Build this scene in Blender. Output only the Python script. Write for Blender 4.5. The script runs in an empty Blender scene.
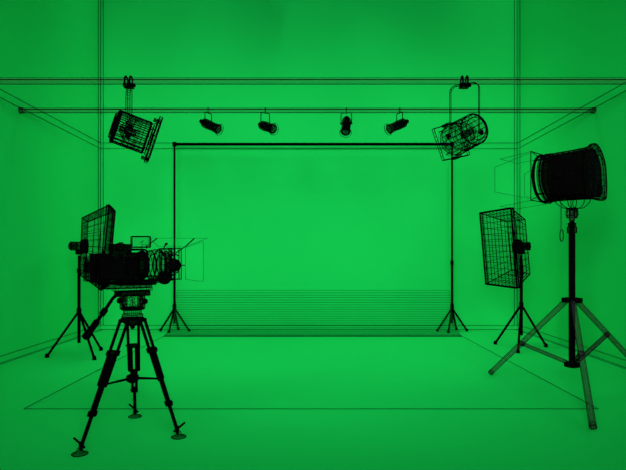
import bpy, math
from mathutils import Vector, Matrix

# ------------------------------------------------------------------ camera numbers
F = 542.0                    # focal length in pixels of the 626x470 frame
VPX, VPY, EYE = 314.5, 257.5, 1.45

def P(px, py, d):            # a point at real distance d metres in front of the camera
    return Vector(((px - VPX) * d / F, d, EYE - (py - VPY) * d / F))

def R(px, d):                # radius of a wire that is px pixels thick at distance d
    return px * d / F / 2.0

scene = bpy.context.scene
COL = scene.collection

# ------------------------------------------------------------------ materials
GREEN = (0.0055, 0.43, 0.0675, 1)

def mat_nodes(name):
    m = bpy.data.materials.new(name)
    m.use_nodes = True
    nt = m.node_tree
    nt.nodes.clear()
    return m, nt, nt.nodes.new('ShaderNodeOutputMaterial')

def paint(name, col):
    m, nt, out = mat_nodes(name)
    d = nt.nodes.new('ShaderNodeBsdfDiffuse')
    tc = nt.nodes.new('ShaderNodeTexCoord')
    nz = nt.nodes.new('ShaderNodeTexNoise')
    nz.inputs['Scale'].default_value = 1.3
    nz.inputs['Detail'].default_value = 2
    mx = nt.nodes.new('ShaderNodeMixRGB')
    mx.inputs[1].default_value = (col[0] * .985, col[1] * .985, col[2] * .985, 1)
    mx.inputs[2].default_value = (col[0] * 1.015, col[1] * 1.015, col[2] * 1.015, 1)
    nt.links.new(tc.outputs['Object'], nz.inputs['Vector'])
    nt.links.new(nz.outputs['Fac'], mx.inputs[0])
    nt.links.new(mx.outputs[0], d.inputs['Color'])
    nt.links.new(d.outputs[0], out.inputs['Surface'])
    return m

def black(name, v=0.0006):
    m, nt, out = mat_nodes(name)
    d = nt.nodes.new('ShaderNodeBsdfDiffuse')
    d.inputs['Color'].default_value = (v * 1.2, v, v * 1.3, 1)
    nt.links.new(d.outputs[0], out.inputs['Surface'])
    return m

def film(name, col, cover):
    m, nt, out = mat_nodes(name)
    d = nt.nodes.new('ShaderNodeBsdfDiffuse')
    d.inputs['Color'].default_value = col
    t = nt.nodes.new('ShaderNodeBsdfTransparent')
    mx = nt.nodes.new('ShaderNodeMixShader')
    mx.inputs[0].default_value = cover
    nt.links.new(t.outputs[0], mx.inputs[1])
    nt.links.new(d.outputs[0], mx.inputs[2])
    nt.links.new(mx.outputs[0], out.inputs['Surface'])
    return m

M_WALL = paint('green studio paint', GREEN)
BLK, SKIN, DENSE, TINT, PAPER, SOLIDISH = range(6)
MATS = [black('black line'),
        film('thin smoky film', (.004, .005, .0045, 1), .13),
        film('dense smoky film', (.0012, .0015, .0012, 1), .5),
        film('grey smoky film', (.022, .030, .025, 1), .30),
        film('sheer green paper', GREEN, .05),
        film('nearly opaque black', (.0006, .0006, .0007, 1), .86)]

# ------------------------------------------------------------------ mesh builder
def frame(a):
    a = a.normalized()
    h = Vector((0, 0, 1)) if abs(a.z) < .9 else Vector((0, 1, 0))
    u = h.cross(a).normalized()
    return u, a.cross(u).normalized()

class W:
    def __init__(s):
        s.v, s.f, s.m = [], [], []

    def face(s, idx, mat):
        s.f.append(idx); s.m.append(mat)

    def bar(s, a, b, r, n=4, mat=BLK, r2=None):
        a, b = Vector(a), Vector(b)
        if (b - a).length < 1e-6:
            return s
        r2 = r if r2 is None else r2
        u, w = frame(b - a)
        k = len(s.v)
        for c, q in ((a, r), (b, r2)):
            for i in range(n):
                t = 2 * math.pi * (i + .5) / n
                s.v.append(c + u * (q * math.cos(t)) + w * (q * math.sin(t)))
        for i in range(n):
            j = (i + 1) % n
            s.face((k + i, k + j, k + n + j, k + n + i), mat)
        s.face(tuple(k + i for i in reversed(range(n))), mat)
        s.face(tuple(k + n + i for i in range(n)), mat)
        return s

    def path(s, pts, r, n=6, closed=False, mat=BLK):
        pts = [Vector(p) for p in pts]
        N = len(pts); k = len(s.v)
        u = None
        for i, p in enumerate(pts):
            a = pts[(i - 1) % N] if (closed or i) else p
            b = pts[(i + 1) % N] if (closed or i < N - 1) else p
            t = (b - a).normalized()
            if u is None:
                u, w = frame(t)
            else:
                u = (u - t * u.dot(t)).normalized(); w = t.cross(u)
            for q in range(n):
                g = 2 * math.pi * (q + .5) / n
                s.v.append(p + u * (r * math.cos(g)) + w * (r * math.sin(g)))
        for i in range(N if closed else N - 1):
            j = (i + 1) % N
            for q in range(n):
                h = (q + 1) % n
                s.face((k + i * n + q, k + i * n + h, k + j * n + h, k + j * n + q), mat)
        if not closed:
            s.face(tuple(k + i for i in reversed(range(n))), mat)
            s.face(tuple(k + (N - 1) * n + i for i in range(n)), mat)
        return s

    def net(s, vs, fs, r, skin=None, n=4, only=None):
        """every edge of a polygon mesh as a wire, and its faces as a sheer film"""
        es = set()
        for f in fs:
            for i in range(len(f)):
                es.add(tuple(sorted((f[i], f[(i + 1) % len(f)]))))
        for e in sorted(es):
            s.bar(vs[e[0]], vs[e[1]], r, n)
        if skin is not None:
            k = len(s.v)
            s.v += [Vector(p) for p in vs]
            for f in fs:
                s.face(tuple(k + i for i in f), skin)
        return s

    def box(s, O, ax, lo, hi, div, r, skin=None, solid=False):
        """box in the frame ax=(u,v,w) at O, with its faces gridded"""
        vs, fs = [], []
        def pt(c): return O + ax[0] * c[0] + ax[1] * c[1] + ax[2] * c[2]
        for d in range(3):
            e, g = (d + 1) % 3, (d + 2) % 3
            for side in (lo[d], hi[d]):
                k = len(vs); ne, ng = div[e], div[g]
                for i in range(ne + 1):
                    for j in range(ng + 1):
                        c = [0, 0, 0]; c[d] = side
                        c[e] = lo[e] + (hi[e] - lo[e]) * i / ne
                        c[g] = lo[g] + (hi[g] - lo[g]) * j / ng
                        vs.append(pt(c))
                for i in range(ne):
                    for j in range(ng):
                        a = k + i * (ng + 1) + j
                        fs.append((a, a + ng + 1, a + ng + 2, a + 1))
        if solid:
            k = len(s.v); s.v += vs
            for f in fs: s.face(tuple(k + i for i in f), skin if skin is not None else BLK)
            return s
        return s.net(vs, fs, r, skin)

    def grid(s, a, b, c, d, nu, nv, r, skin=None, edge=None):
        """gridded quad a-b-c-d"""
        a, b, c, d = map(Vector, (a, b, c, d))
        vs, fs = [], []
        for i in range(nu + 1):
            t = i / nu
            for j in range(nv + 1):
                q = j / nv
                vs.append(a.lerp(b, t).lerp(d.lerp(c, t), q))
        for i in range(nu):
            for j in range(nv):
                k = i * (nv + 1) + j
                fs.append((k, k + nv + 1, k + nv + 2, k + 1))
        s.net(vs, fs, r, skin)
        if edge:
            for p, q in ((a, b), (b, c), (c, d), (d, a)):
                s.bar(p, q, edge, 5)
        return s

    def lathe(s, O, A, prof, seg, r, skin=None, solid=False, capa=True, capb=True):
        O, A = Vector(O), Vector(A).normalized()
        u, w = frame(A)
        vs, fs = [], []
        for t, q in prof:
            for i in range(seg):
                g = 2 * math.pi * i / seg
                vs.append(O + A * t + u * (q * math.cos(g)) + w * (q * math.sin(g)))
        for k in range(len(prof) - 1):
            for i in range(seg):
                j = (i + 1) % seg
                fs.append((k * seg + i, k * seg + j, (k + 1) * seg + j, (k + 1) * seg + i))
        if capa: fs.append(tuple(reversed(range(seg))))
        if capb: fs.append(tuple((len(prof) - 1) * seg + i for i in range(seg)))
        if solid:
            k = len(s.v); s.v += vs
            for f in fs: s.face(tuple(k + i for i in f), skin if skin is not None else BLK)
            return s
        return s.net(vs, fs, r, skin)

    def ring(s, O, A, rad, r, seg=20, n=5):
        u, w = frame(Vector(A))
        return s.path([Vector(O) + u * (rad * math.cos(2 * math.pi * i / seg)) + w * (rad * math.sin(2 * math.pi * i / seg))
                       for i in range(seg)], r, n, True)

    def build(s, name, parent=None, mats=None):
        me = bpy.data.meshes.new(name)
        inv = parent_world(parent) if parent else Vector()
        me.from_pydata([tuple(Vector(p) - inv) for p in s.v], [], s.f)
        used = sorted(set(s.m)); lut = {m: i for i, m in enumerate(used)}
        for m in used:
            me.materials.append((mats or MATS)[m])
        me.polygons.foreach_set('material_index', [lut[m] for m in s.m])
        me.update()
        o = bpy.data.objects.new(name, me)
        COL.objects.link(o)
        if parent: o.parent = parent
        return o

def parent_world(o):
    p = Vector()
    while o is not None:
        p += o.location; o = o.parent
    return p

def thing(name, label, cat, loc, group=None):
    o = bpy.data.objects.new(name, None)
    o.empty_display_size = .1
    COL.objects.link(o)
    o.location = loc
    o['label'], o['category'] = label, cat
    if group: o['group'] = group
    return o

def tag(o, label, cat, group=None):
    o['label'], o['category'] = label, cat
    if group: o['group'] = group
    return o

X, Y, Z = Vector((1, 0, 0)), Vector((0, 1, 0)), Vector((0, 0, 1))

# ------------------------------------------------------------------ the studio
XL, XR, YB, YF, HW = -4.302, 4.092, 10.9, -1.5, 7.2

def slab(name, pts, mat):
    me = bpy.data.meshes.new(name)
    me.from_pydata(pts, [], [(0, 1, 2, 3), (7, 6, 5, 4), (0, 4, 5, 1), (1, 5, 6, 2), (2, 6, 7, 3), (3, 7, 4, 0)])
    me.materials.append(mat); me.update()
    o = bpy.data.objects.new(name, me); COL.objects.link(o)
    o['kind'] = 'structure'
    return o

def slab_box(name, lo, hi, mat):
    (a, b, c), (d, e, f) = lo, hi
    return slab(name, [(a, b, c), (d, b, c), (d, e, c), (a, e, c), (a, b, f), (d, b, f), (d, e, f), (a, e, f)], mat)

T = .15
slab_box('floor', (XL - T, YF, -.1), (XR + T, YB + T, 0), M_WALL)
slab_box('wall_back', (XL - T, YB, 0), (XR + T, YB + T, HW), M_WALL)
slab_box('wall_left', (XL - T, YF, 0), (XL, YB, HW), M_WALL)
slab_box('wall_right', (XR, YF, 0), (XR + T, YB, HW), M_WALL)

def structure(w, name):
    o = w.build(name); o['kind'] = 'structure'
    return o

def rail(name, a, b, z0, z1, inward, thick, r):
    """outlined moulding running from a to b along a wall"""
    w = W()
    lift = inward * .004
    for z, t in ((z0, 0), (z1, 0), (z0, thick)) if thick else ((z0, 0), (z1, 0)):
        zz = max(z, .004)
        w.bar(Vector(a) + lift + inward * t + Z * zz, Vector(b) + lift + inward * t + Z * zz, r)
    return structure(w, name)

rb = R(.46, YB); rs = .0034
# baseboards (lines along the foot of the walls) and the picture rail high up
rail('baseboard_back', (XL, YB, 0), (XR, YB, 0), .004, .085, -Y, 0, rb)
rail('baseboard_left', (XL, 2, 0), (XL, YB, 0), .004, .10, X, .05, rs)
rail('baseboard_right', (XR, 2, 0), (XR, YB, 0), .004, .10, -X, .05, rs)
ZT0, ZT1 = EYE + (VPY - 148.6) * YB / F, EYE + (VPY - 143.0) * YB / F
rail('trim_1', (XL, YB, 0), (XR, YB, 0), ZT0, ZT1, -Y, 0, rb)
rail('trim_2', (XL, 2, 0), (XL, YB, 0), ZT0, ZT1, X, 0, .0042)
rail('trim_3', (XR, 2, 0), (XR, YB, 0), ZT0, ZT1, -X, 0, .0042)
px = YB / F

def corner(name, x, pxs, inward):
    w = W()
    for q, yy in pxs:
        xx = (q - VPX) * px
        w.bar((xx, YB - .006 - yy, .09), (xx, YB - .006 - yy, HW), R(.55, YB))
    return structure(w, name)

corner('trim_4', XL, ((100.9, 0), (103.4, 0)), X)
corner('trim_5', XR, ((514.2, 0), (517.0, 0)), -X)
w = W(); w.bar((XL + .006, YB - .13, .1), (XL + .006, YB - .13, HW), R(.55, YB)); structure(w, 'trim_6')
w = W(); w.bar((XR - .006, YB - .12, .1), (XR - .006, YB - .12, HW), R(.6, YB)); structure(w, 'trim_7')

# ------------------------------------------------------------------ lighting pipes
def pipe(name, d, y_top, y_mid, y_bot, label, grp):
    zc = EYE + (VPY - (y_top + y_bot) / 2) * d / F
    rad = (y_bot - y_top) / 2 * d / F
    t = thing(name, label, 'pipe', (XL, d, zc), grp)
    w = W()
    n = 12
    k = len(w.v)
    for x in (XL, XR):
        for i in range(n):
            g = 2 * math.pi * i / n
            w.v.append(Vector((x, d + rad * math.cos(g), zc + rad * math.sin(g))))
    for i in range(n):
        j = (i + 1) % n
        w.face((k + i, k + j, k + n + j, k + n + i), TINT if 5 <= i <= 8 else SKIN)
    for yy, th in ((y_top, .38), (y_mid, 1.0), (y_bot, .7)):
        zz = EYE + (VPY - yy) * d / F
        off = math.sqrt(max(rad * rad - (zz - zc) ** 2, 0))
        w.bar((XL, d - off, zz), (XR, d - off, zz), R(th, d))
    w.build('tube', t)
    for x, s in ((XL, 1), (XR, -1)):
        w = W()
        w.lathe((x, d, zc), X * s, [(0, rad * 1.2), (.02, rad * 1.2), (.02, rad * 1.06), (.06, rad * 1.06)], 10, R(.35, d), SKIN)
        w.build('end_flange', t)
    return t, zc, rad

g = 'lighting pipes spanning the studio'
_, ZP1, RP1 = pipe('lighting_pipe', 6.66, 77.6, 80.7, 84.2, 'horizontal pipe crossing the whole top of the studio, carrying the two big lamps', g)
_, ZP2, RP2 = pipe('lighting_pipe', 7.91, 107.6, 110.2, 112.8, 'horizontal pipe with both ends in view, carrying the row of four small spotlights', g)

# ------------------------------------------------------------------ seamless backdrop
BX0, BX1 = -2.765, 2.70
DH, DF0, DF1 = 10.62, 9.886, 5.153
ZTOP, ZC = EYE + (VPY - 146.7) * DH / F, EYE + (VPY - 290.5) * DH / F
prof = [(DH, ZTOP), (DH, ZC)]
NS = 26
for i in range(1, NS + 1):
    t = math.pi / 2 * i / NS
    prof.append((DF0 + (DH - DF0) * math.cos(t), ZC * (1 - math.sin(t)) + .008 * math.sin(t)))
prof.append((DF1, .008))
w = W()
def side(i):     # the sheet spreads a little where it reaches the floor
    k_ = min(max((i - 1) / NS, 0), 1)
    return (-2.694 + (BX0 + 2.694) * k_, 2.645 + (BX1 - 2.645) * k_)
for i, (y, z) in enumerate(prof):
    w.v += [Vector((side(i)[0], y, z)), Vector((side(i)[1], y, z))]
for i in range(len(prof) - 1):
    w.face((2 * i, 2 * i + 1, 2 * i + 3, 2 * i + 2), PAPER)
r0 = R(.42, 10)
for i, (y, z) in enumerate(prof[1:-1]):
    w.bar((side(i + 1)[0], y, z + .004), (side(i + 1)[1], y, z + .004), R(.42, y) if i < NS else R(.6, y))
w.bar((BX0, DF1, .012), (BX1, DF1, .012), R(.55, DF1))
for q in (0, 1):
    for i in range(1, len(prof) - 1):
        (a, b), (c, e) = prof[i], prof[i + 1]
        w.bar((side(i)[q], a, b + .004), (side(i + 1)[q], c, e + .004), R(.36, 8))
o = w.build('paper_backdrop')
tag(o, 'sheer green paper backdrop hanging from the crossbar and sweeping out flat over the floor', 'backdrop')

# backdrop stands and crossbar
def backdrop_stand(pxx, d, feet, label):
    base = P(pxx, VPY, d); base.z = 0
    t = thing('backdrop_stand', label, 'stand', base, 'stands of the backdrop')
    top = EYE + (VPY - 146.4) * d / F
    joint = EYE + (VPY - 308) * d / F
    W().bar((base.x, d, .16), (base.x, d, joint + .9), R(2.4, d), 8).bar((base.x, d, joint + .9), (base.x, d, top), R(1.9, d), 8).build('column', t)
    w = W(); w.lathe((base.x, d, joint - .05), Z, [(0, .035), (.1, .035), (.13, .03)], 8, .004, SOLIDISH); w.build('collar', t)
    w = W(); w.lathe((base.x, d, joint + .85), Z, [(0, .03), (.08, .03)], 8, .003, SOLIDISH); w.build('height_clamp', t)
    for fx, fd in feet:
        f = P(fx, VPY, fd); f.z = .02
        l = W().bar((base.x, d, joint), f, R(1.9, d), 6).build('leg', t)
        W().lathe((f.x, f.y, 0), Z, [(0, .03), (.05, .026)], 8, .003, BLK, solid=True).build('foot', l)
    return t

DS = 10.62
backdrop_stand(174.5, DS, ((160.5, 10.65), (169.0, 10.42), (178.3, 10.84), (189, 10.65)), 'slim stand holding the crossbar end behind the film camera')
backdrop_stand(452, DS, ((437.5, 10.65), (448.4, 10.42), (456.4, 10.84), (466.8, 10.65)), 'slim stand holding the crossbar end below the stage lamp with the rounded yoke')
zb = EYE + (VPY - 144.2) * DS / F
t = thing('crossbar', 'black horizontal crossbar along the top edge of the paper backdrop', 'bar', P(174.5, 144.2, DS))
W().bar(P(173.5, 144.2, DS), P(453, 144.2, DS), R(2.9, DS), 8).build('bar', t)
for q in (174.5, 452):
    w = W(); w.lathe(P(q, 144.2, DS) - X * .028, X, [(0, .042), (.056, .042)], 10, .006, SOLIDISH); w.build('end_clamp', t)

# ------------------------------------------------------------------ clamp used by the hanging lamps
def pipe_clamp(root, x, d, zc, rad):
    w = W()
    pts = [Vector((x, d + rad * 1.35 * math.cos(a), zc + rad * 1.35 * math.sin(a))) for a in [math.pi * (i / 8) for i in range(9)]]
    for s in (-.03, .03):
        w.path([p + X * s for p in pts] + [Vector((x + s, d - rad * 1.3, zc - rad * 1.6)), Vector((x + s, d + rad * 1.3, zc - rad * 1.6))], R(2.0, d), 5, True)
    w.box(Vector((x, d, zc)), (X, Y, Z), (-.05, -rad * 1.3, -rad * 2.0), (.05, rad * 1.3, -rad * 1.12), (2, 2, 1), R(.8, d), DENSE)
    o = w.build('pipe_clamp', root)
    W().lathe((x + .05, d, zc - rad * 1.3), X, [(0, .014), (.015, .014), (.02, .024), (.03, .024)], 8, .003, BLK, solid=True).build('clamp_bolt', o)
    return o

def strap_yoke(w, top, piv, half, pd, sw, r, rnd, skin=SKIN):
    """flat inverted U: arms either side of the pivot, sw wide across sd"""
    sd = Vector((-pd.y, pd.x, 0)).normalized()
    A, B = piv + pd * half, piv - pd * half
    h = top.z
    pts = [Vector(A)]
    n = 6
    for s, C in ((1, A), (-1, B)):
        seq = []
        for i in range(n + 1):
            a = math.pi / 2 * i / n
            seq.append(Vector((piv.x, piv.y, 0)) + pd * s * (half - rnd + rnd * math.cos(a)) + Z * (h - rnd + rnd * math.sin(a)))
        pts += seq if s == 1 else list(reversed(seq))
    pts.append(Vector(B))
    for s in (-1, 1):
        w.path([p + sd * (s * sw / 2) for p in pts], r, 5)
    k = len(w.v)
    for p in pts:
        w.v += [p + sd * (sw / 2), p - sd * (sw / 2)]
    for i in range(len(pts) - 1):
        w.face((k + 2 * i, k + 2 * i + 2, k + 2 * i + 3, k + 2 * i + 1), skin)
        if i % 2 == 0:
            w.bar(pts[i] + sd * sw / 2, pts[i] - sd * sw / 2, r * .8)
    return w

# ------------------------------------------------------------------ the two big hanging lamps
D1 = 6.66
def drum_lamp(label, clamp_px, center_px, axis, rad, length, yoke_top, pd, plate_half, fr_px, yoke_half, bold=1.0, piv_px=None):
    root = thing('stage_lamp', label, 'lamp', Vector(((clamp_px - VPX) * D1 / F, D1, ZP1)), 'big lamps hung on the front pipe')
    c = P(center_px[0], center_px[1], D1)
    a = Vector(axis).normalized()
    piv = P(piv_px[0], piv_px[1], D1) if piv_px else c
    pipe_clamp(root, root.location.x, D1, ZP1, RP1)
    w = W()
    top = Vector((piv.x, piv.y, EYE + (VPY - yoke_top) * D1 / F))
    strap_yoke(w, top, piv, yoke_half, Vector(pd).normalized(), .05, R(.75, D1), yoke_half * .4)
    y_ = w.build('yoke', root)
    for s in (-1, 1):
        W().lathe(piv + Vector(pd).normalized() * s * (yoke_half - .01), Vector(pd).normalized() * s, [(0, .018), (.03, .018), (.03, .034), (.055, .034)], 8, .003, BLK, solid=True).build('tilt_knob', y_)
    L = length
    w = W()
    w.lathe(c - a * (L * .5), a, [(0, rad * .72), (L * .05, rad * .93), (L * .10, rad), (L * .34, rad), (L * .38, rad * .97), (L * .5, rad * .97), (L * .62, rad * .97), (L * .66, rad), (L * .78, rad), (L * .9, rad)], 20, R(.45, D1), SKIN, capb=False)
    u_, w_ = frame(a)
    for i in range(20):   # pressed ribs along the drum
        q_ = (u_ * math.cos(math.pi * i / 10) + w_ * math.sin(math.pi * i / 10)) * rad
        w.bar(c - a * (L * .40) + q_, c + a * (L * .40) + q_, R(1.15 * bold ** .4, D1), 5)
    h = w.build('housing', root)
    w = W()   # ribs standing off the drum
    for t, th in ((.0, 1.2), (.07, 2.2), (.12, 1.2), (.5, .6), (.9, 1.6)):
        w.ring(c + a * (L * (t - .5)), a, rad * (1.0 if t > .05 else .75), R(th * bold, D1), 24)
    w.build('stiffening_ring', h)
    w = W()   # inner reflector and bulb cage
    w.lathe(c - a * (L * .3), a, [(0, rad * .2), (L * .12, rad * .55), (L * .3, rad * .78), (L * .5, rad * .88)], 14, R(.45, D1), SKIN, capb=False)
    w.build('reflector', root)
    w = W()
    w.lathe(c - a * (L * .32), a, [(0, .03), (.06, .03), (.08, .045), (.15, .05), (.19, .03), (.2, .01)], 10, R(.45, D1), DENSE)
    w.build('bulb', root)
    w = W()   # lens ring
    f0 = c + a * (L * .42)
    for k in (.0, .03, .06):
        w.ring(f0 + a * k, a, rad * (.97 - k * 2), R(1.0 * bold, D1), 24)
    w.lathe(f0, a, [(0, rad * .9), (.03, rad * .6), (.045, rad * .3)], 16, R(.3, D1), SKIN, capa=False)
    w.build('lens', root)
    # gel frame: square plate with a round opening, standing on the front
    u = Vector((-a.y, a.x, 0)).normalized() if abs(a.z) < .95 else X
    v = a.cross(u).normalized()
    g = c + a * (L * .5 + .02)
    H = plate_half
    w = W()
    q = fr_px
    for off in (0, .035):
        cs = [g + a * off + u * (sx * H) + v * (sy * H) for sx, sy in ((-1, -1), (1, -1), (1, 1), (-1, 1))]
        for i in range(4):
            w.bar(cs[i], cs[(i + 1) % 4], R(q, D1), 5)
        w.ring(g + a * off, a, rad * .9, R(.7 * bold, D1), 24)
    for sx in (-1, 1):
        for i in range(9):
            k = -1 + 2 * i / 8
            for p in (u * (sx * H) + v * (k * H), v * (sx * H) + u * (k * H)):
                w.bar(g + p, g + p + a * .035, R(.6, D1))
    w.build('gel_frame', root)
    for sx, sy in ((-1, -1), (1, -1), (1, 1), (-1, 1)):   # arms and clips that hold the gel frame
        p = g + u * (sx * H * .72) + v * (sy * H * .72)
        W().bar(c + a * (L * .38) + (u * sx + v * sy).normalized() * rad * .98, p, R(1.1, D1), 5).build('frame_arm', root)
    for sy in (-1, 1):
        W().box(g - a * .05 + v * (sy * H), (u, v, a), (-.035, -.012, 0), (.035, .012, .09), (1, 1, 1), R(.8, D1), DENSE).build('frame_clip', root)
    return root

drum_lamp('stage lamp on a narrow straight strap, its drum and front plate seen side-on', 128.6, (131.6, 132.3), (.90, .36, -.30), .200, .46, 88.5, (-.36, .9, 0), .250, 1.1, .222, 1.0, (128.8, 131))
drum_lamp('stage lamp in a tall rounded yoke, its square frame hanging over the crossbar end', 464.3, (464.5, 134.5), (-.75, -.47, -.43), .195, .46, 84.5, (.84, -.54, 0), .205, .8, .178, .5)

# ------------------------------------------------------------------ four small spotlights
D2 = 7.91
def small_spot(piv_px, axis, label, half=.078):
    piv = P(piv_px[0], piv_px[1], D2)
    root = thing('spotlight', label, 'spotlight', Vector((piv.x, D2, ZP2)), 'row of small spotlights on the rear pipe')
    a = Vector(axis).normalized()
    pd = Vector((-a.y, a.x, 0)).normalized()
    r = R(.45, D2)
    w = W()
    zt = ZP2 - RP2 * 1.05
    pts = [piv + pd * half]
    for s in (1, -1):
        q = [piv * 1 + pd * s * half + Z * (zt - piv.z - .012), Vector((piv.x, piv.y, zt)) + pd * s * (half - .015)]
        pts += q if s == 1 else q[::-1]
    pts.append(piv - pd * half)
    w.path(pts, R(.95, D2), 5)
    w.build('yoke', root)
    w = W(); w.ring((piv.x, D2, ZP2), X, RP2 * 1.2, R(.6, D2), 12)
    w.bar((piv.x, D2, ZP2 - RP2 * 1.15), (piv.x, D2, zt - .012), R(1.2, D2), 6); w.build('hook_clamp', root)
    w = W()
    w.lathe(piv - a * .10, a, [(0, .042), (.01, .06), (.05, .067), (.13, .068), (.15, .064), (.25, .063)], 14, r, DENSE, capb=False)
    w.lathe(piv - a * .095, a, [(0, .02), (.02, .045), (.06, .05), (.24, .047)], 8, r, SOLIDISH, solid=True, capb=False)
    w.build('housing', root)
    w = W(); w.lathe(piv - a * .16, a, [(0, .022), (.015, .03), (.045, .03), (.065, .026)], 10, r, SOLIDISH); w.build('rear_cap', root)
    w = W(); w.lathe(piv + a * .15, a, [(0, .064), (.05, .066), (.055, .05)], 14, R(.7, D2), DENSE, capa=False, capb=False)
    w.ring(piv + a * .2, a, .06, R(1.2, D2), 16)
    w.lathe(piv + a * .195, a, [(0, .05), (.012, .03), (.016, .01)], 10, R(.25, D2), SKIN); w.build('lens', root)
    w = W(); w.ring(piv + a * .215, a, .085, R(.42, D2), 18); w.ring(piv + a * .225, a, .08, R(.35, D2), 18)
    w.bar(piv + a * .15 + pd * .066, piv + a * .215 + pd * .085, R(.5, D2)); w.bar(piv + a * .15 - pd * .066, piv + a * .215 - pd * .085, R(.5, D2))
    w.build('color_frame', root)
    for s in (-1, 1):
        W().lathe(piv + pd * s * .06, pd * s, [(0, .012), (.03, .012)], 8, .002, BLK, solid=True).build('tilt_knob', root)
    return root

small_spot((208.3, 124.6), (.80, -.40, -.43), 'small spotlight nearest the side-on stage lamp, aimed down to the right')
small_spot((265.3, 126.3), (.62, -.70, -.36), 'small spotlight second from the side-on stage lamp, turned partly towards the viewer')
small_spot((346.3, 123.6), (-.09, -.66, -.75), 'small spotlight pointing steeply down at the viewer, its thin yoke seen square-on')
small_spot((399.6, 124.6), (-.82, -.38, -.42), 'small spotlight nearest the stage lamp with the rounded yoke, aimed down to the left', )

# ------------------------------------------------------------------ softboxes and their stands
def softbox(label, front, back, head_dir, stand_x, head_len, head_side):
    fc = sum(front, Vector()) / 4; bc = sum(back, Vector()) / 4
    d = fc.y
    hd = head_dir.normalized()
    root = thing('softbox_light', label, 'softbox', bc, 'softboxes either side of the stage')
    r = R(.62, d)
    w = W()
    for i in range(4):
        j = (i + 1) % 4
        w.grid(back[i], back[j], front[j], front[i], 8 if i % 2 == 0 else 10, 4, r * .9, SKIN)
    s_ = w.build('fabric_shell', root)
    for i in range(4):
        W().bar(back[i], front[i], R(1.2, d), 5).build('corner_rod', s_)
    w = W(); w.grid(*front, 9, 13, r, SKIN); w.build('front_diffuser', root)
    w = W()
    lip = (fc - bc).normalized() * .035
    for i in range(4):
        j = (i + 1) % 4
        w.bar(front[i], front[j], R(2.0, d), 5); w.bar(front[i] - lip, front[j] - lip, R(1.3, d), 5)
    w.build('front_frame', root)
    w = W(); w.grid(*back, 6, 8, r, SKIN, R(1.0, d)); w.build('back_panel', root)
    # lamp head behind the back panel
    up = Z
    side = hd.cross(up).normalized()
    ax = (hd, side, hd.cross(side) * -1)
    w = W()
    w.lathe(bc - hd * .05, hd, [(0, .105), (.04, .115), (.08, .10), (.10, .08)], 14, R(.6, d), SOLIDISH)
    h = w.build('speed_ring', root)
    w = W()
    w.box(bc + hd * .05, ax, (0, -.07, -.062), (head_len, .07, .062), (3, 2, 2), R(.9, d), DENSE)
    w.box(bc + hd * .05, ax, (head_len * .3, -.055, -.05), (head_len * .8, .055, .05), (1, 1, 1), 0, DENSE, solid=True)
    h = w.build('lamp_head', root)
    w = W(); w.lathe(bc + hd * (.05 + head_len), hd, [(0, .055), (.02, .055), (.035, .03)], 10, R(.7, d), DENSE); w.build('rear_cap', h)
    sp = Vector((stand_x[0], stand_x[1], bc.z))
    w = W(); w.bar(sp - Z * .13, sp - Z * .06, .03, 8); w.box(sp, (X, Y, Z), (-.035, -.035, -.12), (.035, .035, -.055), (1, 1, 1), R(.8, d), BLK); w.build('tilt_bracket', root)
    return root, bc.z - .14

def light_stand(label, base, joint_z, top_z, low_z, feet, d):
    t = thing('light_stand', label, 'stand', Vector((base[0], base[1], 0)), 'slim stands under the softboxes')
    bx, by = base
    W().bar((bx, by, low_z), (bx, by, joint_z + .62), R(3.1, d), 10).bar((bx, by, joint_z + .62), (bx, by, top_z), R(2.4, d), 10).build('column', t)
    w = W(); w.lathe((bx, by, joint_z - .06), Z, [(0, .028), (.08, .034), (.11, .024)], 10, .004, SOLIDISH); w.build('collar', t)
    w = W(); w.lathe((bx, by, joint_z + .58), Z, [(0, .028), (.06, .028)], 10, .004, SOLIDISH); w.build('height_clamp', t)
    for f in feet:
        l = W().bar((bx, by, joint_z), (f[0], f[1], .02), R(2.3, d), 8).build('leg', t)
        W().lathe((f[0], f[1], 0), Z, [(0, .032), (.045, .028), (.06, .018)], 8, .003, BLK, solid=True).build('foot', l)
    return t

def ground(pxx, d):
    p = P(pxx, VPY, d); return (p.x, d)

# left
fr = [P(109, 205, 7.70), P(115, 211, 8.70), P(108.5, 285, 8.64), P(101, 290, 7.62)]
bk = [P(82, 218, 7.95), P(88, 222, 8.60), P(86, 270, 8.55), P(80, 275, 7.9)]
sx = ground(79, 8.2)
_, zt = softbox('softbox beside and partly hidden by the film camera, tilted slightly downward', fr, bk, Vector((-1, -.28, 0)), sx, .13, 1)
light_stand('slim light stand under the softbox beside the film camera', sx, EYE - (311 - VPY) * 8.2 / F, zt, EYE - (343 - VPY) * 8.2 / F,
            (ground(47, 7.85), ground(94.3, 7.67), ground(101, 8.45)), 8.2)
# right
fr = [P(511, 208, 8.20), P(480, 213, 9.20), P(486, 284, 9.15), P(517, 288, 8.15)]
bk = [P(525, 219.5, 8.45), P(507, 222, 9.05), P(511.5, 270, 9.0), P(530, 274, 8.4)]
sx = ground(521.3, 8.78)
_, zt = softbox('tall gridded softbox standing clear between the backdrop and the biggest lamp', fr, bk, Vector((1, .16, 0)), sx, .12, 1)
light_stand('slim light stand under the softbox beside the biggest lamp', sx, EYE - (305 - VPY) * 8.7 / F, zt, EYE - (336 - VPY) * 8.7 / F,
            (ground(495.3, 9.05), ground(518, 8.22), ground(546, 8.78)), 8.7)

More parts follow.
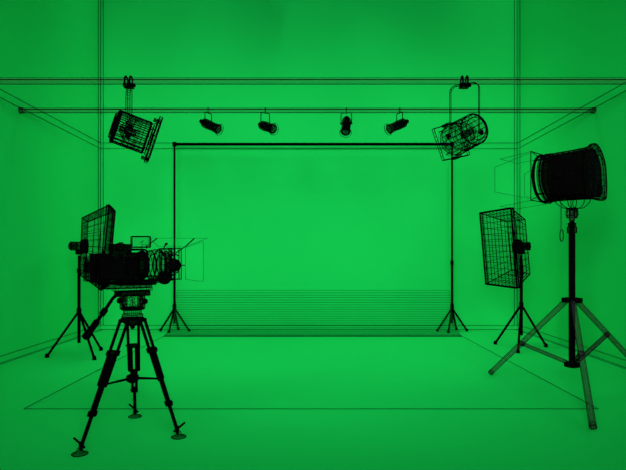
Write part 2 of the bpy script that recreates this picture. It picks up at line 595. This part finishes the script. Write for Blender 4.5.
# ------------------------------------------------------------------ big Fresnel light on its heavy stand
D3 = 5.72
cx = (572 - VPX) * D3 / F
def zz3(y): return EYE - (y - VPY) * D3 / F
st = thing('heavy_light_stand', 'heavy-duty stand with wide see-through tubular legs and braces under the big lamp', 'stand', Vector((cx, D3, 0)))
W().bar((cx, D3, zz3(362)), (cx, D3, zz3(232)), R(6.3, D3), 12).bar((cx, D3, zz3(232)), (cx, D3, zz3(221)), R(5.0, D3), 12).build('column', st)
w = W(); w.lathe((cx, D3, zz3(233)), Z, [(0, .045), (.06, .047), (.075, .036), (.105, .04)], 12, R(.6, D3), DENSE); w.build('height_clamp', st)
w = W(); w.lathe((cx, D3, zz3(302.5)), Z, [(0, .06), (.005, .098), (.045, .098), (.05, .055)], 14, R(.8, D3), SOLIDISH); w.build('collar', st)
w = W(); w.lathe((cx, D3, zz3(367)), Z, [(0, .05), (.008, .075), (.042, .075), (.05, .045)], 14, R(.8, D3), SOLIDISH); w.build('hub', st)
hubz, colz = zz3(363), zz3(301)
for (fx, fd), frac in (((490.5, 6.58), .56), ((593, 4.48), .47), ((651, 6.16), .40)):
    f = P(fx, VPY, fd); f.z = .05
    dirn = Vector((f.x - cx, f.y - D3, 0)).normalized()
    a = Vector((cx, D3, colz)) + dirn * .065
    w = W()
    ln = (f - a).length
    w.lathe(a, f - a, [(0, .028), (ln * .5, .028), (ln, .028)], 10, R(.36, D3), TINT)
    l = w.build('leg', st)
    w = W(); w.lathe(f - (f - a).normalized() * .035, f - a, [(0, .029), (.04, .029)], 10, R(.45, D3), TINT); w.build('foot_cap', l)
    m = a.lerp(f, frac)
    b0 = Vector((cx, D3, hubz)) + dirn * .06
    w = W(); ln = (m - b0).length
    w.lathe(b0, m - b0, [(0, .021), (ln, .021)], 8, R(.5, D3), TINT)
    w.build('brace', st)
    w = W(); w.lathe(m - (m - b0).normalized() * .03, m - b0, [(0, .026), (.035, .026)], 8, R(.7, D3), TINT); w.build('brace_joint', l)

fl = thing('fresnel_light', 'biggest lamp, a dark drum with four outlined barn doors on the heavy stand', 'lamp', Vector((cx, D3, zz3(222))))
Fc, Bc = P(541.5, 179.3, 5.90), P(597, 171.5, 5.50)
a = (Fc - Bc).normalized(); L = (Fc - Bc).length
r = .255
rw = R(.75, D3)
hu = Vector((-a.y, a.x, 0)).normalized(); hv = a.cross(hu).normalized()
if hv.z < 0: hv = -hv
def dshell(w, prof, seg, rw, skin, capa=True, capb=True, solid=False):
    # drum with a rounded top and a squared-off bottom; prof = (t, radius, squareness)
    vs, fs = [], []
    for t, q, k in prof:
        for i in range(seg):
            g = 2 * math.pi * i / seg
            c, n = math.cos(g), math.sin(g)
            m = 1.0
            if n < 0:
                m = 1 + k * (1 / (abs(c) ** 6 + abs(n) ** 6) ** (1 / 6) - 1)
            vs.append(Bc + a * t + hu * (q * m * c) + hv * (q * m * n))
    N = len(prof)
    for p in range(N - 1):
        for i in range(seg):
            n = (i + 1) % seg
            fs.append((p * seg + i, p * seg + n, (p + 1) * seg + n, (p + 1) * seg + i))
    if capa: fs.append(tuple(reversed(range(seg))))
    if capb: fs.append(tuple((N - 1) * seg + i for i in range(seg)))
    if solid:
        k = len(w.v); w.v += vs
        for f in fs: w.face(tuple(k + i for i in f), skin)
        return w
    return w.net(vs, fs, rw, skin)
w = W()
dshell(w, [(.0, .285, 1), (.025, .285, 1), (.05, .262, 1), (L * .2, .258, 1), (L * .3, .256, 1), (L * .4, .255, .9), (L * .5, .255, .8), (L * .6, r, .6), (L * .7, r, .4), (L * .8, r, .2), (L * .9, r * 1.0, 0)], 32, rw, DENSE, capb=False, capa=False)
h = w.build('housing', fl)
w = W()
dshell(w, [(.03, .245, 1), (L * .2, .24, 1), (L * .55, .24, .6), (L * .8, .235, .2)], 24, 0, SOLIDISH, solid=True)
w.build('inner_liner', h)
w = W()
dshell(w, [(-.03, .16, .6), (-.02, .22, .8), (-.01, .262, 1), (.0, .282, 1)], 26, R(.6, D3), SKIN)
w.build('rear_cover', fl)
w = W()
w.lathe(Bc + a * .12, a, [(0, .05), (.05, .13), (.14, .18), (.22, .2)], 14, R(.5, D3), DENSE, capb=False)
w.build('reflector', fl)
w = W(); w.lathe(Bc + a * .2, a, [(0, .04), (.08, .05), (.14, .03)], 10, R(.5, D3), DENSE); w.build('bulb', fl)
w = W()
for k, q, th in ((.0, 1.0, 3.0), (.02, .95, 1.2), (-.06, 1.0, 2.2), (-.08, .95, 2.0), (-.10, 1.0, 1.6)):
    w.ring(Fc - a * .02 + a * k, a, r * q, R(th, D3), 32)
for i in range(4):
    g_ = math.pi * (i / 2 + .25)
    q = (hu * math.cos(g_) + hv * math.sin(g_)) * r
    w.bar(Fc - a * .1 + q, Fc + q, R(2.0, D3), 5)
ln_ = w.build('lens_ring', fl)
w = W()
w.lathe(Fc - a * .17, a, [(0, r * .95), (.02, r * .85), (.03, r * .65), (.05, r * .45), (.055, r * .2)], 22, R(.45, D3), DENSE)
w.build('fresnel_lens', fl)
# barn door frame and leaves
u, v = hu, Vector((0, 0, 1))
g = Fc + Vector((a.x, a.y, 0)).normalized() * .005 + Z * .012
H = .258
w = W()
cs = [g + u * (p * H) + v * (q * H) for p, q in ((-1, -1), (1, -1), (1, 1), (-1, 1))]
for i in range(4):
    w.bar(cs[i], cs[(i + 1) % 4], R(1.0, D3), 5)
    w.bar(cs[i], Fc - a * .06 + (cs[i] - g) * .78, R(.8, D3), 5)
bf = w.build('barn_door_frame', fl)
def leaf(e, s, ln, spread, narrow, splay):
    # e: outward direction of the hinge side, s: along the hinge
    w = W()
    h0 = g + e * H
    tip = h0 + a * ln * math.cos(spread) + e * ln * math.sin(spread)
    pts = [h0 - s * H * .95, h0 + s * H * .95, tip + s * H * narrow, tip - s * H * narrow]
    for i in range(4):
        w.bar(pts[i], pts[(i + 1) % 4], R(.42, D3))
    k = len(w.v); w.v += [Vector(p) for p in pts]
    # sheer leaf
    w.face((k, k + 1, k + 2, k + 3), 6)
    return w.build('barn_door', fl, MATS2)
MATS2 = MATS + [film('clear green film', GREEN, .04)]
leaf(v, u, .37, math.radians(-2), .80, 0)
leaf(-v, u, .37, math.radians(4), .80, 0)
leaf(u, v, .37, math.radians(14), .52, 0)
leaf(-u, v, .33, math.radians(10), .50, 0)
# yoke that cradles the drum
pd = u.copy(); pd.z = 0; pd.normalize()
mid = (Fc + Bc) / 2 - a * .0
mid = Vector((cx, D3, (Fc.z + Bc.z) / 2))
w = W()
zb_ = zz3(208.5)
sd = Vector((-pd.y, pd.x, 0))
for off in (-.11, -.045, .045, .11):
    pts = []
    for i in range(17):
        t = math.pi * i / 16
        q = math.cos(t)
        pts.append(mid + pd * (.285 * (1 if q > 0 else -1) * abs(q) ** .6) + Z * ((zb_ - mid.z) * math.sin(t) ** .7) + sd * off * (1 - .55 * math.sin(t) ** 4))
    w.path(pts, R(.85, D3), 5)
w.build('yoke', fl)
for s in (-1, 1):
    W().lathe(mid + pd * s * .28, pd * s, [(0, .02), (.03, .02), (.03, .05), (.06, .05)], 10, R(.5, D3), DENSE).build('tilt_knob', fl)
w = W()
for s in (-1, 1):
    w.lathe((cx + s * .04, D3, zz3(218)), Z, [(0, .012), (.03, .024), (.07, .024), (.095, .012)], 8, R(.7, D3), TINT if s < 0 else DENSE)
w.lathe((cx, D3, zz3(220.5)), Z, [(0, .026), (.03, .03), (.05, .02), (.11, .024)], 10, R(.6, D3), TINT)
w.bar((cx - .06, D3, zz3(208.7)), (cx + .06, D3, zz3(208.7)), R(2, D3), 6)
w.build('spigot', fl)
w = W()
p0, p1 = P(561, 203, 5.62), P(561, 229.5, 5.62)
for s in (-.006, .006):
    w.bar(p0 + X * s, p1 + X * s, R(.42, D3))
c_ = P(561.6, 235.5, 5.62)
w.path([c_ + X * (.017 * math.cos(t)) + Z * (.06 * (1 if math.sin(t) > 0 else -1) * abs(math.sin(t)) ** .7) for t in [2 * math.pi * i / 20 for i in range(20)]], R(1.0, D3), 5, True)
w.build('pull_cord', fl)

# ------------------------------------------------------------------ tripod with fluid head
TX, TY = -1.481, 4.41
def zt4(y): return EYE - (y - VPY) * TY / F
tr = thing('camera_tripod', 'black tripod with twin-tube legs, spreader and fluid head under the film camera', 'tripod', Vector((TX, TY, 0)))
TC = Vector((TX, TY, 0))
w = W(); w.lathe(TC + Z * zt4(325.5), Z, [(0, .03), (.012, .06), (.05, .085), (.062, .09)], 14, R(.7, TY), SOLIDISH)
w.lathe(TC + Z * zt4(329), Z, [(0, .012), (.012, .02), (.03, .02)], 8, R(.6, TY), BLK, solid=True); w.build('bowl', tr)
for (fx, fd) in ((81, 4.0), (177.5, 4.37), (135, 4.92)):
    f = P(fx, VPY, fd); f.z = .05
    dr = Vector((f.x - TX, f.y - TY, 0)).normalized()
    sd = Vector((-dr.y, dr.x, 0))
    a = TC + dr * .085 + Z * zt4(320)
    def at(t, o=0): return a.lerp(f, t) + sd * o
    w = W()
    for s in (-1, 1):
        w.bar(at(0, s * .044), at(.53, s * .040), .0125, 8)
        w.bar(at(.02, s * .05), at(0, s * .02), .012, 6)
    w.bar(at(.0, -.05), at(.0, .05), .016, 8)
    w.bar(at(.53, -.045), at(.53, .045), .012, 8)
    leg = w.build('leg', tr)
    w = W()
    for s in (-1, 1):
        w.bar(at(.28, s * .020), at(.77, s * .016), .0125, 8)
    w.build('middle_tube', leg)
    w = W(); w.bar(at(.72), at(1.0), .0145, 10); w.build('lower_tube', leg)
    for t, hw in ((.27, .052), (.75, .026)):
        w = W()
        c = at(t); ax = (sd, dr, (f - a).normalized())
        w.box(c, ax, (-hw, -.02, -.018), (hw, .02, .018), (2, 1, 1), R(.8, TY), SOLIDISH)
        w.bar(c + sd * hw * .6, c + sd * (hw + .012) + dr * .02, .006, 6)
        w.build('leg_clamp', leg)
    w = W()
    fb = Vector((f.x, f.y, 0)) + dr * .01
    w.ring(fb + Z * .006, Z, .058, R(.7, TY), 20)
    w.lathe(fb, Z, [(0, .056), (.006, .056), (.014, .03), (.05, .016)], 10, R(.28, TY), SKIN)
    w.build('foot', leg)
    w = W()
    w.bar(f + X * (.06 if f.x > TX + .2 else -.055) + Z * .07, f - X * (.03 if f.x > TX + .2 else -.03) - Z * .005, .009, 6)
    w.bar(f + Z * .04, f - Z * .02, .015, 6)
    w.build('foot_strap', leg)
    # spreader arm
    w = W(); w.bar(TC + Z * zt4(377.5), at(.53), .0085, 6); w.bar(TC + Z * (zt4(377.5) - .01), at(.53), .006, 5)
    w.build('spreader_arm', tr)
w = W(); w.lathe(TC + Z * zt4(382), Z, [(0, .03), (.015, .048), (.05, .048), (.06, .028)], 10, R(.8, TY), SOLIDISH)
w.bar(TC + Z * zt4(383), TC + Z * zt4(372), .02, 8); w.build('spreader_hub', tr)
# fluid head
w = W()
w.lathe(TC + Z * zt4(318), Z, [(0, .075), (.01, .082), (.03, .082), (.035, .07), (.065, .07), (.07, .085), (.085, .085)], 14, R(.6, TY), SKIN)
w.lathe(TC + Z * zt4(309.5), Z, [(0, .088), (.018, .088)], 14, R(.7, TY), SOLIDISH)
hd = w.build('fluid_head', tr)
w = W()
ha = Vector((.35, .94, 0)).normalized()
w.lathe(TC + Z * zt4(301.5) - ha * .075, ha, [(0, .045), (.01, .058), (.14, .058), (.15, .045)], 14, R(.6, TY), SKIN)
w.build('tilt_drum', hd)
cax = Vector((math.cos(math.radians(38)), math.sin(math.radians(38)), 0)); cv = Vector((-cax.y, cax.x, 0))
for s in (-1, 1):
    w = W()
    w.box(TC + Z * zt4(302), (cax, cv, Z), (-.085 if s < 0 else .06, -.05, -.055), (-.06 if s < 0 else .085, .05, .05), (1, 2, 3), R(.8, TY), DENSE)
    w.lathe(TC + cax * (s * .085) + Z * zt4(301 + s), cax * s, [(0, .02), (.02, .024), (.035, .016)], 8, R(.7, TY), SOLIDISH)
    w.build('side_lever', hd)
w = W(); w.box(TC + Z * zt4(293.5), (cax, cv, Z), (-.13, -.045, -.018), (.13, .045, .018), (5, 2, 1), R(.9, TY), SOLIDISH)
w.build('top_plate', hd)
w = W()
hp = [P(122, 293.5, 4.36), P(117.5, 294.5, 4.34), P(113, 298, 4.30), P(109, 304, 4.26), P(104, 311.5, 4.22), P(98, 320, 4.17)]
w.path(hp, .0135, 8)
w.lathe(hp[4], hp[5] - hp[4], [(-.02, .022), (.03, .022)], 8, R(.6, TY), SOLIDISH)
ph = w.build('pan_handle', tr)
w = W(); ga, gb = P(98, 320, 4.17), P(85.5, 337.5, 4.07)
ln = (gb - ga).length
w.lathe(ga, gb - ga, [(0, .016), (.02, .027), (ln * .6, .025), (ln * .85, .032), (ln, .03), (ln + .01, .02)], 10, R(.5, TY), BLK, solid=True); w.build('grip', ph)

# ------------------------------------------------------------------ film camera
cam_root = thing('film_camera', 'big dark film camera with long lens and matte box on the tripod', 'camera', TC + Z * zt4(290.5))
DC = 4.41
O = Vector((TX, TY, 0))
AX = (cax, cv, Z)
def cz(y): return EYE - (y - VPY) * DC / F
def Cp(uu, vv, y): return O + cax * uu + cv * vv + Z * cz(y)
rr = R(.75, DC)
w = W()
w.box(O, AX, (-.31, -.085, cz(281.5)), (.03, .085, cz(254)), (13, 5, 10), rr, SOLIDISH)
w.box(O, AX, (-.29, -.10, cz(278)), (-.03, .10, cz(257)), (9, 2, 7), rr, DENSE)
b = w.build('body', cam_root)
w = W()
for i in range(4):
    w.lathe(Cp(-.25 + i * .06, -.10, 256 + (i % 2) * 3), -cv, [(0, .016), (.012, .016), (.016, .01)], 8, rr * .8, SOLIDISH)
w.build('control_knob', b)
w = W(); w.box(O, AX, (-.09, -.106, cz(274)), (.02, -.10, cz(258)), (3, 1, 3), rr, SOLIDISH); w.build('side_panel', b)
w = W(); w.box(O, AX, (-.365, -.05, cz(280)), (-.31, .05, cz(257)), (3, 3, 5), rr, SKIN)
w.box(O, AX, (-.36, -.035, cz(272)), (-.32, .035, cz(262)), (2, 2, 3), rr, SOLIDISH); w.build('battery', cam_root)
w = W()
w.box(O, AX, (-.17, -.06, cz(254)), (-.03, .06, cz(244.5)), (5, 3, 3), rr, SOLIDISH)
w.lathe(Cp(-.13, -.05, 247), -cv, [(0, .028), (.05, .028), (.06, .034)], 10, rr, DENSE)
w.build('viewfinder', cam_root)
w = W()
w.path([Cp(-.03, .0, 254), Cp(-.03, 0, 251), Cp(-.01, 0, 249.6), Cp(.10, 0, 249.6), Cp(.12, 0, 250.6), Cp(.12, 0, 256)], R(2.2, DC), 8)
w.box(O, AX, (-.04, -.02, cz(255)), (.09, .02, cz(252.5)), (5, 1, 1), rr, SOLIDISH)
w.build('top_handle', cam_root)
# on-board monitor: an open square frame
w = W()
m0 = [P(131.8, 247.2, 4.33), P(131.8, 236.6, 4.33), P(150.3, 236.6, 4.40), P(150.3, 247.2, 4.40)]
for i in range(4):
    w.bar(m0[i], m0[(i + 1) % 4], R(1.5, DC), 5)
for i in range(4):
    w.bar(m0[i] + cv * .03, m0[(i + 1) % 4] + cv * .03, R(.5, DC), 5)
k = len(w.v); w.v += [Vector(p) + cv * .015 for p in m0]; w.face((k, k + 1, k + 2, k + 3), SKIN)
mo = w.build('monitor', cam_root)
w = W()
w.path([P(141, 249, 4.37), P(142.5, 244, 4.36), P(146, 244.5, 4.36), P(146.5, 249, 4.38)], R(.8, DC), 5)
w.bar(P(140.5, 243, 4.36), P(143.5, 240.5, 4.36), R(.8, DC), 5); w.build('monitor_arm', mo)
# lens
LA = O + Z * cz(265.2)
def ln_at(t): return LA + cax * t
w = W()
w.lathe(LA, cax, [(.03, .075), (.05, .095), (.065, .105), (.095, .105), (.105, .085), (.13, .09), (.15, .12), (.17, .128), (.235, .128), (.25, .10), (.275, .10)], 14, R(.38, DC), SKIN)
lb = w.build('lens', cam_root)
w = W()
for t, q, th in ((.062, .108, 2.2), (.078, .112, 2.4), (.095, .108, 2.0)):
    w.ring(ln_at(t), cax, q, R(th, DC), 24)
w.lathe(LA, cax, [(.055, .09), (.10, .09)], 16, rr, SOLIDISH, solid=True); w.build('zoom_ring', lb)
w = W()
for t, q, th in ((.13, .09, .8), (.15, .12, 1.4), (.17, .09, 1.0), (.19, .13, .8), (.225, .13, 1.6), (.25, .11, 1.0)):
    w.ring(ln_at(t), cax, q, R(th, DC), 26)
w.build('focus_ring', lb)
# matte box
w = W()
mu0, mu1 = .27, .355
w.box(O, AX, (mu0, -.10, cz(281)), (mu1 - .03, .10, cz(249)), (1, 2, 3), R(.6, DC), SKIN)
w.lathe(LA, cax, [(.265, .105), (.28, .115), (.31, .085)], 12, R(.45, DC), SKIN)
w.ring(ln_at(.285), cax, .115, R(1.4, DC), 24); w.ring(ln_at(.33), cax, .095, R(1.2, DC), 22)
for k in (mu0, mu0 + .02, mu1, mu1 + .02):
    cs = [Cp(k, s * .105, y) for s, y in ((-1, 280), (1, 280), (1, 248), (-1, 248))]
    for i in range(4):
        w.bar(cs[i], cs[(i + 1) % 4], R(1.0, DC), 5)
for s in (-1, 1):
    for y0, y1 in ((251, 256), (277, 272)):
        w.bar(Cp(mu0, s * .1, y0), Cp(mu1 + .02, s * .06, y1), R(1.3, DC), 5)
mb = w.build('matte_box', cam_root)
w = W()
w.lathe(ln_at(.325) - Z * .005, cax, [(0, .06), (.02, .062), (.045, .052), (.065, .048), (.075, .036)], 14, R(.8, DC), SOLIDISH)
w.bar(ln_at(.395) - Z * .005, ln_at(.455) - Z * .005, R(1.2, DC), 6)
w.build('filter_tray', mb)
thin = R(.42, DC)
def flag(pts, name):
    w = W()
    for i in range(len(pts)):
        w.bar(pts[i], pts[(i + 1) % len(pts)], thin)
    k = len(w.v); w.v += [Vector(p) for p in pts]; w.face(tuple(k + i for i in range(len(pts))), 6)
    return w.build(name, mb, MATS2)
flag([P(186, 246.8, 4.47), P(207.5, 238.2, 4.62), P(150, 238.2, 4.72), P(158, 246.5, 4.66)], 'top_flag')
flag([P(185.6, 247.5, 4.46), P(203.4, 241.5, 4.52), P(203.4, 281, 4.52), P(200, 281.3, 4.5), P(185.6, 279.3, 4.46)], 'side_flag')
w = W()
w.bar(P(176, 253, 4.47), P(186, 246, 4.5), R(1.1, DC), 5); w.bar(P(186, 246, 4.5), P(194.3, 238.3, 4.58), R(1.3, DC), 5)
w.build('flag_bracket', mb)
w = W(); w.bar(P(145, 247.5, 4.5), P(157, 238.3, 4.62), R(1.1, DC), 5)
w.build('flag_bracket', mb)
w = W()
w.path([P(163.5, 250, 4.36), P(164.5, 246, 4.36), P(167.5, 243.7, 4.36)], R(1.3, DC), 6); w.bar(P(165, 244.5, 4.36), P(167.5, 243.6, 4.36), R(2.4, DC), 6)
w.build('lock_lever', mb)
# rods, base plate, follow focus
for s in (-1, 1):
    w = W(); w.bar(Cp(-.28, s * .05, 283.5), Cp(.33, s * .05, 280.5), R(1.6, DC), 8); w.build('support_rod', cam_root)
w = W()
w.box(O, AX, (-.22, -.06, cz(288)), (.14, .06, cz(283.5)), (7, 2, 1), rr, DENSE)
w.box(O, AX, (-.15, -.045, cz(290.5)), (.15, .045, cz(288)), (6, 2, 1), R(.5, DC), SKIN)
w.box(O, AX, (-.12, -.05, cz(285)), (.18, .05, cz(280)), (5, 2, 1), rr, SOLIDISH)
w.build('base_plate', cam_root)
w = W()
w.lathe(Cp(.235, -.05, 278), -cv, [(0, .045), (.03, .055), (.05, .055), (.06, .035)], 14, rr, SOLIDISH)
w.box(O, AX, (.12, -.08, cz(283)), (.26, -.03, cz(276)), (3, 1, 2), rr, DENSE)
w.build('follow_focus', cam_root)

# ------------------------------------------------------------------ camera
cd = bpy.data.cameras.new('view camera')
co = bpy.data.objects.new('view_camera', cd); COL.objects.link(co)
co.location = (0, 0, EYE); co.rotation_euler = (math.radians(90), 0, 0)
cd.sensor_fit = 'HORIZONTAL'; cd.sensor_width = 36; cd.lens = 36 * F / 626
cd.shift_x = -(VPX - 313) / 626; cd.shift_y = (VPY - 235) / 626
cd.clip_end = 100
scene.camera = co

# ------------------------------------------------------------------ light
#LIGHTS_BEGIN
LIGHTS = [  # unseen spots, added and fitted to give the green its bright middle
    ('SPOT', (-3.4, 9.6, 6.911), (4.09, 10.9, 2), 495.6, 25, 1.0),
    ('SPOT', (-1.7, -4.0, 4.0), (4.09, 8, 2), 4895.3, 25, 1.0),
    ('SPOT', (-1.7, 9.6, 8.5), (-4.3, 10.9, 2), 219.2, 65, 1.0),
    ('SPOT', (0.0, 9.6, 6.911), (0, 9.6, 0), 362.9, 40, 1.0),
    ('SPOT', (1.7, -4.0, 4.0), (-4.3, 8, 2), 5070.1, 25, 1.0),
    ('SPOT', (1.7, 8.0, 6.151), (-4.3, 10.9, 2), 480.2, 25, 1.0),
    ('SPOT', (3.4, -1, 4.0), (4.09, 10.9, 2), 2571.9, 25, 1.0),
    ('SPOT', (-3.4, -1, 4.0), (-4.3, 10.9, 2), 2223.8, 25, 1.0),
    ('SPOT', (-3.4, 1.5, 4.0), (0, 8, 0), 865.7, 25, 1.0),
    ('SPOT', (3.4, 1.5, 4.0), (0, 8, 0), 956.6, 25, 1.0),
    ('SPOT', (3.4, 9.6, 8.5), (-4.3, 10.9, 2), 598.8, 25, 1.0),
    ('SPOT', (0, 1.5, 4.0), (0, 8, 0), 597.3, 40, 1.0),
    ('SPOT', (3.4, 9.6, 8.5), (4.09, 10.9, 2), 186.9, 65, 1.0),
    ('SPOT', (-1.7, 9.6, 8.5), (4.09, 10.9, 2), 487.0, 40, 1.0),
    ('SPOT', (-3.4, 9.6, 6.9108856088560895), (0, 10.9, 2), 368.6, 25, 1.0),
    ('SPOT', (-3.4, 9.6, 8.5), (-4.3, 10.9, 2), 188.4, 25, 1.0),
    ('SPOT', (3.4, 8, 6.150738007380074), (0, 10.9, 2), 291.5, 25, 1.0),
    ('SPOT', (-1.7, 8, 6.150738007380074), (-1.7, 8, 0), 442.7, 25, 1.0),
    ('SPOT', (1.7, 8, 6.150738007380074), (1.7, 8, 0), 291.0, 25, 1.0),
    ('SPOT', (0, 9.6, 6.9108856088560895), (4.09, 10.9, 2), 457.1, 25, 1.0),
]
AMBIENT = [0, 0, 0]
#LIGHTS_END
for i, (kind, loc, aim, power, half, blend) in enumerate(LIGHTS):
    ld = bpy.data.lights.new('added fill spot', kind)
    lo = bpy.data.objects.new('added_fill_spot', ld); COL.objects.link(lo)
    lo.location = loc; ld.energy = power
    if aim:
        lo.rotation_euler = (Vector(aim) - Vector(loc)).to_track_quat('-Z', 'Y').to_euler()
    if kind == 'SPOT':
        ld.spot_size = 2 * math.radians(half); ld.spot_blend = blend
    if kind == 'AREA':
        ld.shape = 'SQUARE'; ld.size = half
    else:
        ld.shadow_soft_size = 1.6 if loc[1] < 2 else .8
wd = bpy.data.worlds.new('studio air'); scene.world = wd; wd.use_nodes = True
nt = wd.node_tree
bg = nt.nodes['Background']
# added ambient fill, switched off here: even, plus a share that grows towards the zenith and a share from behind the viewer
tc = nt.nodes.new('ShaderNodeTexCoord'); sep = nt.nodes.new('ShaderNodeSeparateXYZ')
nt.links.new(tc.outputs['Generated'], sep.inputs[0])
def clamp_mul(sock, k):
    a_ = nt.nodes.new('ShaderNodeMath'); a_.operation = 'MULTIPLY'; a_.inputs[1].default_value = k
    b_ = nt.nodes.new('ShaderNodeMath'); b_.operation = 'MAXIMUM'; b_.inputs[1].default_value = 0
    nt.links.new(sock, a_.inputs[0]); nt.links.new(a_.outputs[0], b_.inputs[0])
    return b_.outputs[0]
s1, s2 = clamp_mul(sep.outputs['Z'], AMBIENT[1]), clamp_mul(sep.outputs['Y'], -AMBIENT[2])
ad = nt.nodes.new('ShaderNodeMath'); ad.operation = 'ADD'
nt.links.new(s1, ad.inputs[0]); nt.links.new(s2, ad.inputs[1])
ad2 = nt.nodes.new('ShaderNodeMath'); ad2.operation = 'ADD'; ad2.inputs[1].default_value = AMBIENT[0]
nt.links.new(ad.outputs[0], ad2.inputs[0])
bg.inputs['Color'].default_value = (1, 1, 1, 1)
nt.links.new(ad2.outputs[0], bg.inputs['Strength'])

scene.view_settings.view_transform = 'Standard'
scene.view_settings.look = 'None'
scene.view_settings.gamma = 1
scene.view_settings.exposure = 0
scene.cycles.max_bounces = 8
scene.cycles.diffuse_bounces = 6
scene.cycles.transparent_max_bounces = 128
scene.cycles.use_denoising = True
